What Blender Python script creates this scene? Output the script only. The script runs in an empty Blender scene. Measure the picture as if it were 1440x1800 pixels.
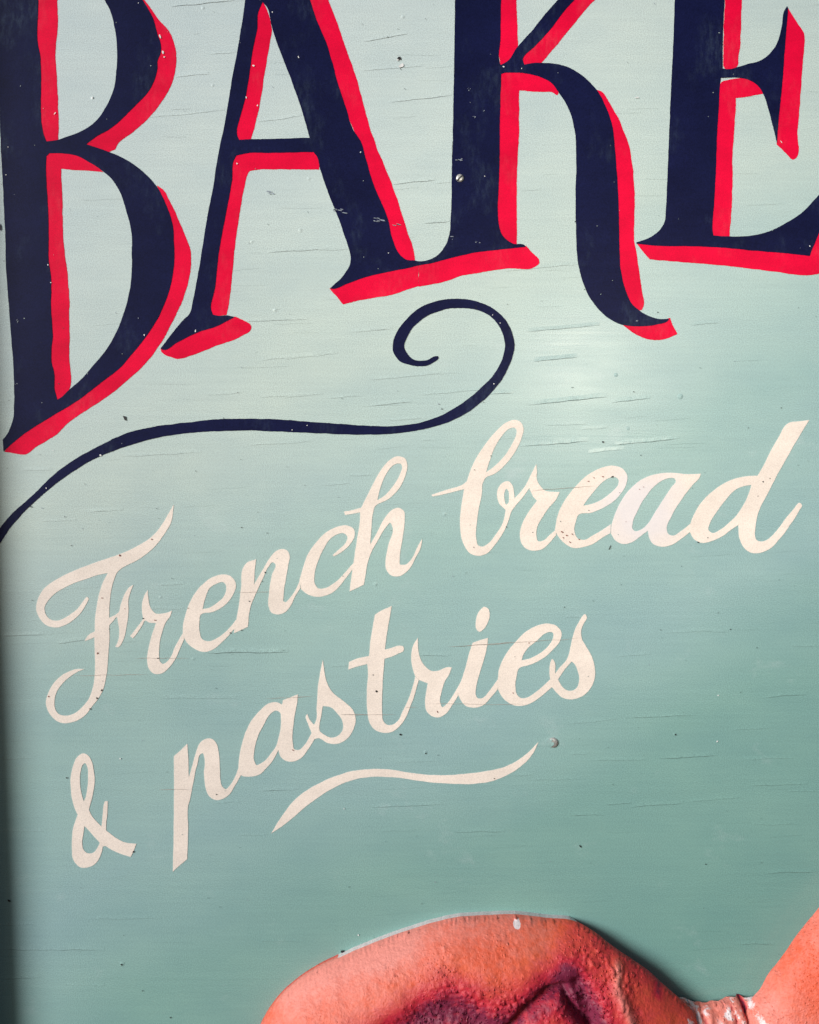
import bpy, bmesh, math, random
from mathutils import Vector, noise
from mathutils.geometry import delaunay_2d_cdt

random.seed(7)
S = 0.0005                       # the sign is lettered on a grid of half millimetres
CX, CY = 720.0, 900.0            # grid point that lies at the world origin
MM = 0.001
sc = bpy.context.scene
col = sc.collection


def P(x, y, h=0.0):
    """grid point on the sign's face (x right, y down), h metres proud of the board"""
    return Vector(((x - CX) * S, -h, (CY - y) * S))


# ------------------------------------------------------------------ materials
def new_mat(name):
    m = bpy.data.materials.new(name)
    m.use_nodes = True
    nt = m.node_tree
    b = nt.nodes['Principled BSDF']
    return m, nt, b


def N(nt, typ, **kw):
    n = nt.nodes.new(typ)
    for k, v in kw.items():
        if k.startswith('i_'):
            n.inputs[int(k[2:])].default_value = v
        else:
            setattr(n, k, v)
    return n


def ramp(nt, src, stops, interp='LINEAR'):
    r = nt.nodes.new('ShaderNodeValToRGB')
    r.color_ramp.interpolation = interp
    el = r.color_ramp.elements
    el[0].position, el[0].color = stops[0][0], stops[0][1]
    el[1].position, el[1].color = stops[-1][0], stops[-1][1]
    for p, c in stops[1:-1]:
        e = el.new(p)
        e.color = c
    nt.links.new(src, r.inputs[0])
    return r.outputs[0]


def mixc(nt, fac, a, b, mode='MIX'):
    m = nt.nodes.new('ShaderNodeMix')
    m.data_type = 'RGBA'
    m.blend_type = mode
    for s, v in ((0, fac), (6, a), (7, b)):
        if hasattr(v, 'links'):
            nt.links.new(v, m.inputs[s])
        else:
            m.inputs[s].default_value = v
    return m.outputs[2]


def math_(nt, op, a, b=0.0, clamp=False):
    m = nt.nodes.new('ShaderNodeMath')
    m.operation = op
    m.use_clamp = clamp
    for s, v in ((0, a), (1, b)):
        if hasattr(v, 'links'):
            nt.links.new(v, m.inputs[s])
        else:
            m.inputs[s].default_value = v
    return m.outputs[0]


def pos(nt, sx, sy, sz, rot=0.0):
    g = nt.nodes.new('ShaderNodeNewGeometry')
    mp = nt.nodes.new('ShaderNodeMapping')
    mp.vector_type = 'POINT'
    mp.inputs['Rotation'].default_value = (0, rot, 0)
    mp.inputs['Scale'].default_value = (sx, sy, sz)
    nt.links.new(g.outputs['Position'], mp.inputs[0])
    return mp.outputs[0]


def ntex(nt, vec, scale=1.0, detail=3.0, rough=0.55):
    n = nt.nodes.new('ShaderNodeTexNoise')
    n.inputs['Scale'].default_value = scale
    n.inputs['Detail'].default_value = detail
    n.inputs['Roughness'].default_value = rough
    nt.links.new(vec, n.inputs['Vector'])
    return n.outputs[0]


def wood_bump(nt, b, k=1.0, stipple=0.16):
    """plywood grain telegraphing through the enamel: long low ripples, raised hair lines, roller stipple"""
    tilt = math.radians(2.6)
    rip = ntex(nt, pos(nt, 5, 5, 95, tilt), 1.0, 4.0, 0.6)
    fine = ntex(nt, pos(nt, 14, 14, 420, tilt), 1.0, 3.0, 0.6)
    ln = ntex(nt, pos(nt, 9, 9, 210, tilt), 1.0, 2.0, 0.5)
    d = math_(nt, 'ABSOLUTE', math_(nt, 'SUBTRACT', ln, 0.5))
    line = math_(nt, 'SUBTRACT', 1.0, math_(nt, 'MULTIPLY', d, 28.0), True)
    patch = ntex(nt, pos(nt, 11, 11, 40), 1.0, 2.0, 0.5)
    patch = math_(nt, 'MULTIPLY', math_(nt, 'SUBTRACT', patch, 0.55), 6.0, True)
    line = math_(nt, 'MULTIPLY', line, patch)
    st = ntex(nt, pos(nt, 1, 1, 1), 900.0, 2.0, 0.6)
    h = math_(nt, 'ADD', math_(nt, 'MULTIPLY', rip, 0.6), math_(nt, 'MULTIPLY', fine, 0.22))
    h = math_(nt, 'ADD', h, math_(nt, 'MULTIPLY', line, 0.22))
    h = math_(nt, 'ADD', h, math_(nt, 'MULTIPLY', st, stipple))
    bp = nt.nodes.new('ShaderNodeBump')
    bp.inputs['Strength'].default_value = 0.55 * k
    bp.inputs['Distance'].default_value = 0.00034
    nt.links.new(h, bp.inputs['Height'])
    nt.links.new(bp.outputs[0], b.inputs['Normal'])


def grain(nt, colr, amt):
    """fine speckle of pigment and dirt in old brushed enamel"""
    a = ntex(nt, pos(nt, 1, 1, 1), 1150.0, 2.0, 0.7)
    a = ramp(nt, a, [(0.28, (1 - amt, 1 - amt, 1 - amt, 1)), (0.72, (1 + amt, 1 + amt, 1 + amt, 1))])
    return mixc(nt, 1.0, colr, a, 'MULTIPLY')


def lin(r, g, b):
    f = lambda c: (c / 255 / 12.92) if c / 255 <= 0.04045 else ((c / 255 + 0.055) / 1.055) ** 2.4
    return (f(r), f(g), f(b), 1)


# the ground coat: blended enamel, pale sage at the upper left fading to sea green at lower right
M = {}
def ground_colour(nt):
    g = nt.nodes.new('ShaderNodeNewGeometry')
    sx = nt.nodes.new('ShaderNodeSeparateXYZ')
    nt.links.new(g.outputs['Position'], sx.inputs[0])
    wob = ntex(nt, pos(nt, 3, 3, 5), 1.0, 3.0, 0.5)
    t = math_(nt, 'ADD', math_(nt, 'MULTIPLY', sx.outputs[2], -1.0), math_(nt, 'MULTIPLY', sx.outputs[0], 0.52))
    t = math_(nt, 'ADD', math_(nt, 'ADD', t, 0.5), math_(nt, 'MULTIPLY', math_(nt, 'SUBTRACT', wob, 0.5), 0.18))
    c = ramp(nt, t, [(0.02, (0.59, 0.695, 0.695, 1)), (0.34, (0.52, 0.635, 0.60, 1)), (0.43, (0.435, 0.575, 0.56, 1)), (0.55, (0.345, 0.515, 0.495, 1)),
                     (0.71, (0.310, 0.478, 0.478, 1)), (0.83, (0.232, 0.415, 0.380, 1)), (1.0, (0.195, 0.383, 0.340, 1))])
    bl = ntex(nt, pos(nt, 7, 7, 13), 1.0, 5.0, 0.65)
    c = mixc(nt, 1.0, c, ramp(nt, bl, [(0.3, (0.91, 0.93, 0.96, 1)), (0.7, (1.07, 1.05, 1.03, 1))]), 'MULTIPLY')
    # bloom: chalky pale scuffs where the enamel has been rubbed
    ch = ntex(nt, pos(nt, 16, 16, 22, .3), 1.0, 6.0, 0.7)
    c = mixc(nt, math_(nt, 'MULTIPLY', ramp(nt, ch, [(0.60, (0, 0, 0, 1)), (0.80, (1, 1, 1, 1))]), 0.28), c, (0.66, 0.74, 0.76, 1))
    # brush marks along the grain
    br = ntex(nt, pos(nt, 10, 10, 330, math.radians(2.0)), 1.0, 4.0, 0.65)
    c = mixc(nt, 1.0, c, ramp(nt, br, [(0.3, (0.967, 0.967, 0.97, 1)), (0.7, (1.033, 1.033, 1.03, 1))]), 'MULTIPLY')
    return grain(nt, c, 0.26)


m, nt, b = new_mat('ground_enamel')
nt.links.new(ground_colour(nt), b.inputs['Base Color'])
b.inputs['Specular IOR Level'].default_value = 0.35
rr = ntex(nt, pos(nt, 6, 6, 30), 1.0, 3.0, 0.6)
nt.links.new(ramp(nt, rr, [(0.3, (0.24,) * 3 + (1,)), (0.7, (0.34,) * 3 + (1,))]), b.inputs['Roughness'])
wood_bump(nt, b)
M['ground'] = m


def enamel(key, base, var, rough, speck=0.2, k=0.8, smudge=None, sm_lo=0.66, spec=0.22):
    m, nt, b = new_mat(key)
    v = ntex(nt, pos(nt, 18, 18, 30), 1.0, 4.0, 0.6)
    c = ramp(nt, v, [(0.3, tuple(x * (1 - var) for x in base[:3]) + (1,)),
                     (0.7, tuple(x * (1 + var) for x in base[:3]) + (1,))])
    if smudge:
        s = ntex(nt, pos(nt, 22, 22, 15, 0.6), 1.0, 5.0, 0.62)
        fine = ntex(nt, pos(nt, 300, 300, 90, 0.5), 1.0, 2.0, 0.6)
        s = math_(nt, 'MULTIPLY', ramp(nt, s, [(sm_lo - .08, (0, 0, 0, 1)), (sm_lo + .14, (1, 1, 1, 1))]),
                  ramp(nt, fine, [(0.4, (0.1,) * 3 + (1,)), (0.7, (1, 1, 1, 1))]))
        c = mixc(nt, math_(nt, 'MULTIPLY', s, 0.3), c, smudge)
    c = grain(nt, c, speck)
    nt.links.new(c, b.inputs['Base Color'])
    b.inputs['Roughness'].default_value = rough
    b.inputs['Specular IOR Level'].default_value = spec
    wood_bump(nt, b, k)
    M[key] = m
    return m, nt, b, c


enamel('navy_enamel', (0.0065, 0.0088, 0.044), 0.2, 0.42, 0.35, 0.9, (0.10, 0.15, 0.20, 1), 0.60, 0.08)
enamel('red_enamel', (0.80, 0.0035, 0.045), 0.15, 0.45, 0.15, 0.8, (0.78, 0.13, 0.16, 1), 0.60, 0.06)
m, nt, b, c = enamel('cream_enamel', (0.875, 0.775, 0.695), 0.08, 0.5, 0.13, 0.9)
# one letter was touched up once with a cooler, thinner white
v = nt.nodes.new('ShaderNodeNewGeometry')
dist = nt.nodes.new('ShaderNodeVectorMath')
dist.operation = 'DISTANCE'
nt.links.new(v.outputs['Position'], dist.inputs[0])
dist.inputs[1].default_value = P(1125, 895)
w = ntex(nt, pos(nt, 40, 40, 40), 1.0, 4.0, 0.6)
dd = math_(nt, 'ADD', dist.outputs[1], math_(nt, 'MULTIPLY', math_(nt, 'SUBTRACT', w, 0.5), 0.03))
f = ramp(nt, dd, [(0.018, (1, 1, 1, 1)), (0.048, (0, 0, 0, 1))])
c2 = mixc(nt, math_(nt, 'MULTIPLY', f, 0.62), c, (0.775, 0.755, 0.81, 1))
nt.links.new(c2, b.inputs['Base Color'])


def flat(key, base, rough=0.6, metal=0.0):
    m, nt, b = new_mat(key)
    v = ntex(nt, pos(nt, 1, 1, 1), 700.0, 3.0, 0.6)
    c = ramp(nt, v, [(0.3, tuple(x * 0.75 for x in base) + (1,)), (0.7, tuple(min(1, x * 1.25) for x in base) + (1,))])
    nt.links.new(c, b.inputs['Base Color'])
    b.inputs['Roughness'].default_value = rough
    b.inputs['Metallic'].default_value = metal
    M[key] = m


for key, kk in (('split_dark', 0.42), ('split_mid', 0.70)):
    # shade inside a split, painted on as the ground colour darkened
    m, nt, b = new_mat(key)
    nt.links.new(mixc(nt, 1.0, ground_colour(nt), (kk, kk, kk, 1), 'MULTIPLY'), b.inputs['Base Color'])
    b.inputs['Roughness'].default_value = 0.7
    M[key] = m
flat('split_brown', (0.42, 0.36, 0.32))
flat('dirt', (0.012, 0.012, 0.015))
flat('bare_plaster', (0.70, 0.63, 0.63), 0.8)
flat('rust', (0.22, 0.05, 0.035))
flat('chip_white', (0.80, 0.81, 0.80))
flat('scuff', (0.26, 0.30, 0.36))
flat('steel', (0.60, 0.60, 0.58), 0.38, 0.5)
flat('shade_bar_dark', (0.03, 0.028, 0.026))


# ------------------------------------------------------------------ outlines
def parse(s):
    pts = []
    for w in s.split():
        corner = w.endswith('!')
        x, y = w.rstrip('!').split(',')
        pts.append((float(x), float(y), corner))
    return pts


def smooth(pts, step=3.0, wob=0.45, seed=0.0):
    """closed outline through the points; ! marks a corner; a little wobble of the brush"""
    n = len(pts)
    V = [Vector((p[0], p[1])) for p in pts]
    out = []
    for i in range(n):
        a, bb = V[i], V[(i + 1) % n]
        L = (bb - a).length
        if L < 1e-6:
            continue
        pa, nb = V[i - 1], V[(i + 2) % n]

        def tang(p, q, r):
            d1, d2 = (q - p), (r - q)
            l1, l2 = max(d1.length, 1e-6), max(d2.length, 1e-6)
            t = (d1 / l1 * l2 + d2 / l2 * l1) / (l1 + l2)
            return t
        ta = (bb - a) / L if pts[i][2] else tang(pa, a, bb)
        tb = (bb - a) / L if pts[(i + 1) % n][2] else tang(a, bb, nb)
        ta, tb = ta * L, tb * L
        k = max(1, int(L / step))
        for j in range(k):
            u = j / k
            u2, u3 = u * u, u * u * u
            p = a * (2 * u3 - 3 * u2 + 1) + ta * (u3 - 2 * u2 + u) + bb * (-2 * u3 + 3 * u2) + tb * (u3 - u2)
            out.append(p)
    if wob:
        res = []
        for p in out:
            q = Vector((p.x * 0.055, p.y * 0.055, seed))
            q2 = Vector((p.x * 0.30, p.y * 0.30, seed + 9))
            res.append(p + Vector((noise.noise(q), noise.noise(q + Vector((7, 3, 1)))) ) * wob * 1.3
                       + Vector((noise.noise(q2), noise.noise(q2 + Vector((5, 8, 2))))) * wob * 0.7)
        out = res
    return out


def inside(p, poly):
    r = False
    j = len(poly) - 1
    for i in range(len(poly)):
        a, c_ = poly[i], poly[j]
        if (a.y > p.y) != (c_.y > p.y) and p.x < (c_.x - a.x) * (p.y - a.y) / (c_.y - a.y) + a.x:
            r = not r
        j = i
    return r


def paint_mesh(name, loops, h, mat, parent, film=0.00022, label=None):
    """a brushed shape of enamel, film metres thick, its face h proud of the board; loops = outline + counters"""
    verts, edges = [], []
    for lp in loops:
        o = len(verts)
        verts += [Vector((p.x, p.y)) for p in lp]
        edges += [(o + i, o + (i + 1) % len(lp)) for i in range(len(lp))]
    v2, e2, f2, *_ = delaunay_2d_cdt(verts, edges, [], 4, 1e-4)
    bm = bmesh.new()
    top = [bm.verts.new(P(p.x, p.y, h)) for p in v2]
    for f in f2:
        cen = sum((v2[i] for i in f), Vector((0, 0))) / len(f)
        if sum(inside(cen, lp) for lp in loops) % 2 == 0:
            continue                         # the counters of the letter stay open
        try:
            bm.faces.new([top[i] for i in f])
        except ValueError:
            pass
    bmesh.ops.recalc_face_normals(bm, faces=bm.faces)
    for f in bm.faces:
        if f.normal.y > 0:
            f.normal_flip()
    rim = [e for e in bm.edges if len(e.link_faces) == 1]
    low = {}
    for e in rim:
        for v in e.verts:
            if v not in low:
                low[v] = bm.verts.new(v.co + Vector((0, film, 0)))
    for e in rim:
        f = e.link_faces[0]
        for l in f.loops:
            if l.edge == e:
                a, bq = l.vert, l.link_loop_next.vert
        bm.faces.new((bq, a, low[a], low[bq]))
    bmesh.ops.delete(bm, geom=[v for v in bm.verts if not v.link_faces], context='VERTS')
    me = bpy.data.meshes.new(name)
    bm.to_mesh(me)
    bm.free()
    me.materials.append(M[mat])
    o = bpy.data.objects.new(name, me)
    col.objects.link(o)
    o.parent = parent
    if label:
        o['label'] = label
    return o


def mesh_obj(name, bm, mats, parent=None, smooth_=False):
    me = bpy.data.meshes.new(name)
    bm.to_mesh(me)
    bm.free()
    for k in mats:
        me.materials.append(M[k])
    if smooth_:
        me.polygons.foreach_set('use_smooth', [True] * len(me.polygons))
    o = bpy.data.objects.new(name, me)
    col.objects.link(o)
    o.parent = parent
    return o


# ------------------------------------------------------------------ the sign
sign = bpy.data.objects.new('shop_sign', None)
col.objects.link(sign)
sign['label'] = 'hand-painted pale green bakery sign board with navy and red lettering and cream script'
sign['category'] = 'sign'

# the board: an 18 mm plywood panel running on past the picture on every side
X0, X1, Y0, Y1 = -115, 1760, -330, 2420
bm = bmesh.new()


def add_box(bm, x0, x1, y0, y1, h0, h1, mi=0):
    vs = [bm.verts.new(P(x, y, h)) for h in (h0, h1) for (x, y) in ((x0, y0), (x1, y0), (x1, y1), (x0, y1))]
    fs = [(4, 5, 6, 7), (3, 2, 1, 0), (0, 1, 5, 4), (1, 2, 6, 5), (2, 3, 7, 6), (3, 0, 4, 7)]
    out = []
    for f in fs:
        fc = bm.faces.new([vs[i] for i in f])
        fc.material_index = mi
        out.append(fc)
    return out


add_box(bm, X0, X1, Y0, Y1, -0.018, 0.0)

# splits in the enamel along the grain: x0,y0,x1,y1,strength (strength 9 = hair line that runs over the lettering)
SPLITS = '''301,12,412,1,1 309,135,367,131,.6 370,96,415,92,.4 262,207,395,194,.4 455,215,530,204,.5 640,74,716,60,.7
640,124,742,117,.5 690,180,794,168,.7 690,324,765,317,1 766,323,794,321,.4 746,393,790,390,.9 560,440,613,439,.5
468,444,600,437,.8 427,566,541,561,.7 624,583,690,578,.5 454,634,593,621,.5 929,583,1054,572,.7 888,477,1015,465,.6
915,336,952,334,.3 1215,572,1262,568,.6 500,563,541,562,.6 616,584,681,580,.5 500,632,594,621,.5 650,668,790,656,.6
575,700,637,696,.5 740,695,860,684,.6 650,714,725,706,.8 500,699,566,693,.5 687,739,750,736,.5 928,584,950,582,.3
862,693,903,690,.8 939,636,1015,628,1 929,712,1068,698,1.2 1075,708,1143,701,1 959,748,1030,746,.5 1022,755,1068,752,.5
914,785,1034,776,1 1081,782,1195,771,1 359,695,424,691,.4 458,699,550,694,.6 214,803,355,796,.6 432,783,550,777,.5
38,828,92,826,.4 153,900,214,897,.5 740,775,767,773,.4 932,863,1046,854,9 1034,796,1098,790,.6 1069,783,1102,781,.3
1166,782,1247,779,.3 614,837,655,835,.6 566,853,614,851,.5 150,900,217,897,.5 71,917,134,915,.4 102,1131,150,1125,.8
0,1118,78,1115,.9 131,1188,260,1185,9 236,1157,332,1158,9 284,1226,350,1226,.7 359,1148,507,1147,1.6 414,1040,480,1041,9
282,1030,324,1028,.5 260,1071,322,1070,.4 280,1228,416,1227,.6 455,1391,525,1388,.6 373,1412,424,1411,.5 416,1468,467,1469,.4
280,1387,334,1387,9 467,1228,552,1224,9 581,1172,611,1171,.4 599,1256,647,1256,9 600,1256,696,1256,9 713,1243,733,1242,9
787,1137,905,1129,9 800,1136,1022,1122,9 733,1153,792,1152,.7 754,1237,924,1238,9 994,1085,1031,1084,.6 654,1420,779,1414,.8
697,1340,771,1338,.6 884,1365,938,1362,.6 923,1371,1020,1370,.4 798,1463,888,1462,.8 460,1390,518,1389,.6 1292,1660,1362,1660,.7
454,1655,533,1655,.5 0,1335,62,1333,.5 0,1461,82,1462,.5 0,1669,184,1670,.9 0,1720,70,1719,.8 0,1626,60,1625,.6 110,1732,184,1733,.5
150,1616,284,1615,.5 1160,1334,1262,1328,1.2 1040,1337,1140,1336,.6 1000,1273,1090,1264,.5 1100,1263,1225,1257,.7 1206,1108,1280,1112,.6
1170,1113,1236,1110,.4 1080,1155,1143,1150,.6 1346,1226,1420,1221,.9 1287,1284,1352,1280,.6 1300,1336,1400,1332,.6 1318,1381,1420,1379,.7
1064,1414,1110,1413,.8 1109,1419,1202,1412,.8 1204,1410,1305,1401,.6 1000,1433,1064,1433,.8 1320,1450,1404,1449,.5 1345,1535,1440,1533,.9
1390,1137,1440,1136,.5 1000,1327,1036,1326,.4 1380,1392,1440,1391,.5 340,60,352,59,.3 60,190,66,189,.2 670,1462,730,1460,.4 205,1130,240,1128,.3'''
for i in range(150):
    x = random.uniform(-40, 1500)
    y = random.uniform(-250, 1700)
    L = random.uniform(25, 95)
    SPLITS += ' %.0f,%.0f,%.0f,%.0f,%.2f' % (x, y, x + L, y - L * random.uniform(0.0, 0.085), random.uniform(0.04, 0.26))


def add_split(bm, x0, y0, x1, y1, st):
    over = st > 5
    h = 0.00062 if over else 0.00010
    n = max(6, int(abs(x1 - x0) / 4))
    k = 0.55 if over else st
    sd = random.uniform(0, 99)
    prev = None
    for i in range(n + 1):
        u = i / n
        x = x0 + (x1 - x0) * u
        y = y0 + (y1 - y0) * u + 1.5 * noise.noise(Vector((x * 0.035, sd, 0))) + 0.6 * noise.noise(Vector((x * 0.21, sd, 5)))
        w = (0.15 + 0.42 * k) * min(1, 5 * u + .15, 5 * (1 - u) + .15) * (0.62 + 0.75 * abs(noise.noise(Vector((x * 0.09, sd, 3)))))
        cur = (x, y, w)
        if prev:
            # the slit
            a, c_ = prev, cur
            f = bm.faces.new([bm.verts.new(P(*q)) for q in ((a[0], a[1] + a[2], h), (c_[0], c_[1] + c_[2], h),
                                                            (c_[0], c_[1] - c_[2], h), (a[0], a[1] - a[2], h))])
            f.material_index = 3 if over else (1 if st > 0.62 else 2)
            if not over and st > 0.3:
                # the lip of paint lifting above it
                up = 4.5 + 2.5 * k
                hl = 0.00022 * k
                e0, e1 = a[2] / (0.15 + .42 * k), c_[2] / (0.15 + .42 * k)
                f = bm.faces.new([bm.verts.new(P(*q)) for q in (
                    (a[0], a[1] - a[2], h + hl * e0), (c_[0], c_[1] - c_[2], h + hl * e1),
                    (c_[0], c_[1] - c_[2] - up, 0.00003), (a[0], a[1] - a[2] - up, 0.00003))])
                f.material_index = 0
        prev = cur


for w in SPLITS.split():
    add_split(bm, *[float(q) for q in w.split(',')])


def add_speck(bm, x, y, r, mi, h=0.00075, ex=1.0, ang=0.0, seg=7):
    vs = []
    for i in range(seg):
        a = -2 * math.pi * i / seg
        rr = r * random.uniform(0.7, 1.25)
        px, py = rr * math.cos(a) * ex, rr * math.sin(a)
        vs.append(bm.verts.new(P(x + px * math.cos(ang) - py * math.sin(ang), y + px * math.sin(ang) + py * math.cos(ang), h)))
    f = bm.faces.new(vs)
    f.normal_update()
    if f.normal.y > 0:
        f.normal_flip()
    f.material_index = mi


# dirt specks, fly spots, pin-holes (material 4), rust picks (5), white chips (6), pale scuffs (7)
for x, y, r, ex, a in ((220, 735, 3.0, 2.0, 1.1), (118, 1367, 1.9, 1, 0), (17, 1583, 2.0, 2.2, .5), (214, 1695, 1.7, 1.2, .4),
                       (702, 103, 3.2, 1.4, -.1), (704, 122, 1.3, 1, 0), (1060, 777, 2.0, 1, 0), (1005, 681, 1.0, 1, 0),
                       (704, 1291, 2.3, 1.6, .6), (662, 1215, 2.2, 1.3, .3), (656, 1186, 1.3, 1, 0), (748, 1324, 1.5, 1, 0),
                       (777, 719, 1.4, 1, 0), (1072, 962, 1.1, 6, 2.0), (1076, 838, 1.6, 1.9, -.5), (381, 1396, 1.4, 1, 0),
                       (159, 1246, 1.6, 1.2, 1), (171, 1227, 1.6, 1.5, 1), (179, 1213, 1.6, 1.4, 2), (181, 1197, .9, 1, 0),
                       (278, 1157, 1.4, 1, 0), (252, 1087, 1.4, 1, 0), (331, 1069, 1.1, 1, 0), (466, 1006, 1.6, 1, 0), (462, 1022, 1.1, 1, 0),
                       (405, 1112, 1.4, 1, 0), (1341, 847, 1.6, 1, 0), (1353, 841, 1.0, 1, 0), (1332, 872, 1.0, 1.4, 0), (1035, 897, 1.0, 1, 0),
                       (890, 926, 1.2, 1.4, 1), (834, 826, 1.1, 1, 0), (833, 962, 1.1, 1, 0), (992, 1067, 1.2, 1, 0), (235, 1497, 1.8, 1.5, 1.8),
                       (300, 1788, 1.4, 1.1, 1), (251, 1741, 1.3, 1, 0), (837, 540, 1.2, 1, 0), (602, 1672, 3.0, 1.5, -.3), (425, 927, 1.3, 1, 0),
                       (425, 1108, 1, 1.8, .6), (126, 959, 1.4, 1, 0), (57, 1055, 1.0, 1, 0), (55, 891, 1.6, 1.2, 0), (1, 400, 3.4, 2.2, 1.4),
                       (1373, 717, 1.2, 1, 0), (1020, 1487, 1.2, 3.2, .9), (1187, 1291, 1.2, 1.6, .8), (1284, 1106, 1.3, 1, 0), (1262, 1077, 1.0, 1, 0),
                       (418, 690, 0.9, 1, 0), (393, 735, 1.0, 1, 0), (276, 894, 0.9, 1, 0), (424, 808, .9, 1, 0), (850, 707, 1.0, 1, 0), (770, 1327, 1.0, 1, 0),
                       (1244, 945, 1.2, 1, 0), (1227, 953, 1.4, 1.5, .3), (1217, 858, .9, 1, 0), (1089, 866, 0.9, 1, 0), (869, 1368, 1.2, 1.4, 0),
                       (1011, 390, 1.3, 1, 0), (1027, 509, 1.2, 1, 0), (892, 535, 1.0, 1, 0), (1156, 549, 1.2, 1, 0)):
    add_speck(bm, x, y, r * .8, 4, 0.0008, ex, a)
for x, y, r, ex, a in ((211, 976, 1.6, 1.6, 1.3), (267, 948, 1.3, 1.8, .7), (172, 1148, 1.4, 2.3, -1.1), (180, 1051, 1.0, 2.4, 0),
                       (273, 1090, 1.4, 1.8, .2), (86, 1224, 1.3, 1.3, 1), (220, 1070, 1.0, 1, 0), (515, 1318, 1.1, 2.6, .5),
                       (988, 935, 1.4, 2.6, .5), (996, 941, 1.2, 2.4, .4), (1006, 939, 1.2, 2.0, .6), (1002, 953, 1.0, 3, .6), (1018, 948, 1.0, 2, .3),
                       (990, 945, 1.0, 2.4, .7), (769, 1251, 1.0, 2.4, 1.3), (930, 1130, 1.0, 2, 0), (902, 1218, 1.0, 2, 1), (1060, 838, 1.2, 2, .2),
                       (1044, 840, 1.2, 2, .5), (1034, 846, 1.2, 2, .1), (1124, 860, .9, 1.5, .2), (1131, 856, .9, 1.5, .2), (1100, 917, .9, 1, 0)):
    add_speck(bm, x, y, r * .75, 5, 0.0008, ex, a)
for x, y, r, ex, a in ((706, 116, 4.6, 1.5, -.5), (699, 106, 2.2, 1.2, 0), (282, 65, 1.8, 2.6, 1.2), (287, 93, 2.4, 1.7, 1.2), (289, 101, 1.6, 1.2, 0),
                       (433, 172, 1.6, 1.6, 1.2), (453, 186, 1.3, 1.6, 1.2), (446, 116, 1.8, 1.4, .3), (417, 288, 1.7, 1.2, .3), (479, 22, 1.4, 1.2, .9),
                       (525, 101, 1.5, 1.6, 1.2), (885, 118, 1.8, 1.3, .3), (917, 121, 1.3, 1, 0), (634, 268, 1.5, 1.2, .3), (852, 310, 1.1, 1, 0),
                       (683, 445, 1.1, 1, 0), (11, 308, 1.4, 1.2, 0), (15, 259, 1.1, 1, 0), (344, 582, 1.4, 2.2, 1.5), (177, 800, 2.0, 1.2, .5),
                       (82, 858, 1.2, 1.6, 1), (514, 756, 1.2, 1, 0), (540, 748, 1.1, 1, 0), (866, 554, 1.3, 1, 0), (879, 568, 1.4, 1, 0), (868, 675, 1.3, 1.2, 0),
                       (1423, 433, 1.2, 1.4, 1), (1373, 250, 1.0, 3.5, 1.0), (212, 1333, 1.8, 1.1, 0), (605, 1421, 1.4, 1, 0), (630, 1643, 1.8, 1.2, 1.2),
                       (1260, 1303, 1.6, 1.3, 0), (1262, 1222, 1.5, 1.3, 0), (1011, 1217, 1.3, 1, 0), (97, 200, 1.4, 2.4, 2.3), (163, 172, 1.2, 2.6, 1.5),
                       (1119, 172, 1.3, 4, -.1), (244, 6, 1.0, 1, 0), (254, 589, 1.1, 2.2, 1.5), (90, 497, 1.1, 1.8, .4), (85, 466, 1.2, 1.5, .8), (94, 792, 1.1, 1, 0)):
    add_speck(bm, x, y, r * .75, 6, 0.0008, ex, a)
# scuffs dragged across the big letters, a few broken hairs each
for x, y, L, a, n in ((598, 371, 26, .22, 7), (668, 388, 30, .20, 8), (700, 395, 24, .24, 4), (807, 283, 16, -.15, 6), (797, 418, 9, .05, 3),
                      (840, 427, 12, .15, 3), (1120, 565, 8, -.5, 4), (480, 341, 26, .25, 5), (32, 565, 12, -1.2, 3), (28, 674, 5, 1.4, 3), (824, 157, 5, -1.0, 4),
                      (832, 206, 5, -1.0, 4), (828, 180, 4, -1.2, 3), (852, 196, 4, -1.2, 2)):
    for i in range(n):
        off = random.uniform(-3.2, 3.2)
        u = random.uniform(-.4, .4) * L
        add_speck(bm, x + u * math.cos(a) - off * math.sin(a), y + u * math.sin(a) + off * math.cos(a), random.uniform(.35, .8),
                  7, 0.00082, random.uniform(.12, .34) * L, a + random.uniform(-.06, .06))
rs = random.Random(3)
for i in range(230):                                   # fine scatter over the whole board
    add_speck(bm, rs.uniform(0, 1440), rs.uniform(-60, 1780), rs.uniform(.35, .85), rs.choice((4, 1, 2, 1, 7, 2)), 0.00078,
              rs.uniform(1, 1.8), rs.uniform(0, 3))

# painted-over nail heads and blisters: low domes in the ground coat
for x, y, r, hh in ((163, 172, 3, .5), (748, 1322, 3.2, .6), (357, 14, 3, .5), (215, 1694, 4, .7), (484, 545, 3.4, .6), (443, 425, 2.6, .5),
                    (528, 405, 3.4, .5), (543, 314, 3, .4), (1196, 697, 4.2, 1.0), (660, 1027, 3.5, .6), (781, 904, 3.4, .6), (374, 150, 2.6, .4),
                    (1186, 1291, 3, .5), (708, 30, 3.2, .6), (282, 1050, 3.0, .4), (1083, 659, 3, .5), (1104, 753, 2.6, .4), (340, 1158, 3, .4)):
    ring0 = None
    c0 = bm.verts.new(P(x, y, hh * MM * .62))
    for k_, (fr, fh) in enumerate(((.45, .52), (.8, .25), (1.25, 0.0))):
        ring = [bm.verts.new(P(x + r * fr * math.cos(a * math.pi / 6), y - r * fr * math.sin(a * math.pi / 6), hh * MM * fh + 0.00002)) for a in range(12)]
        for a in range(12):
            if ring0 is None:
                f = bm.faces.new((c0, ring[a], ring[(a + 1) % 12]))
            else:
                f = bm.faces.new((ring0[a], ring[a], ring[(a + 1) % 12], ring0[(a + 1) % 12]))
            f.smooth = True
        ring0 = ring

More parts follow.
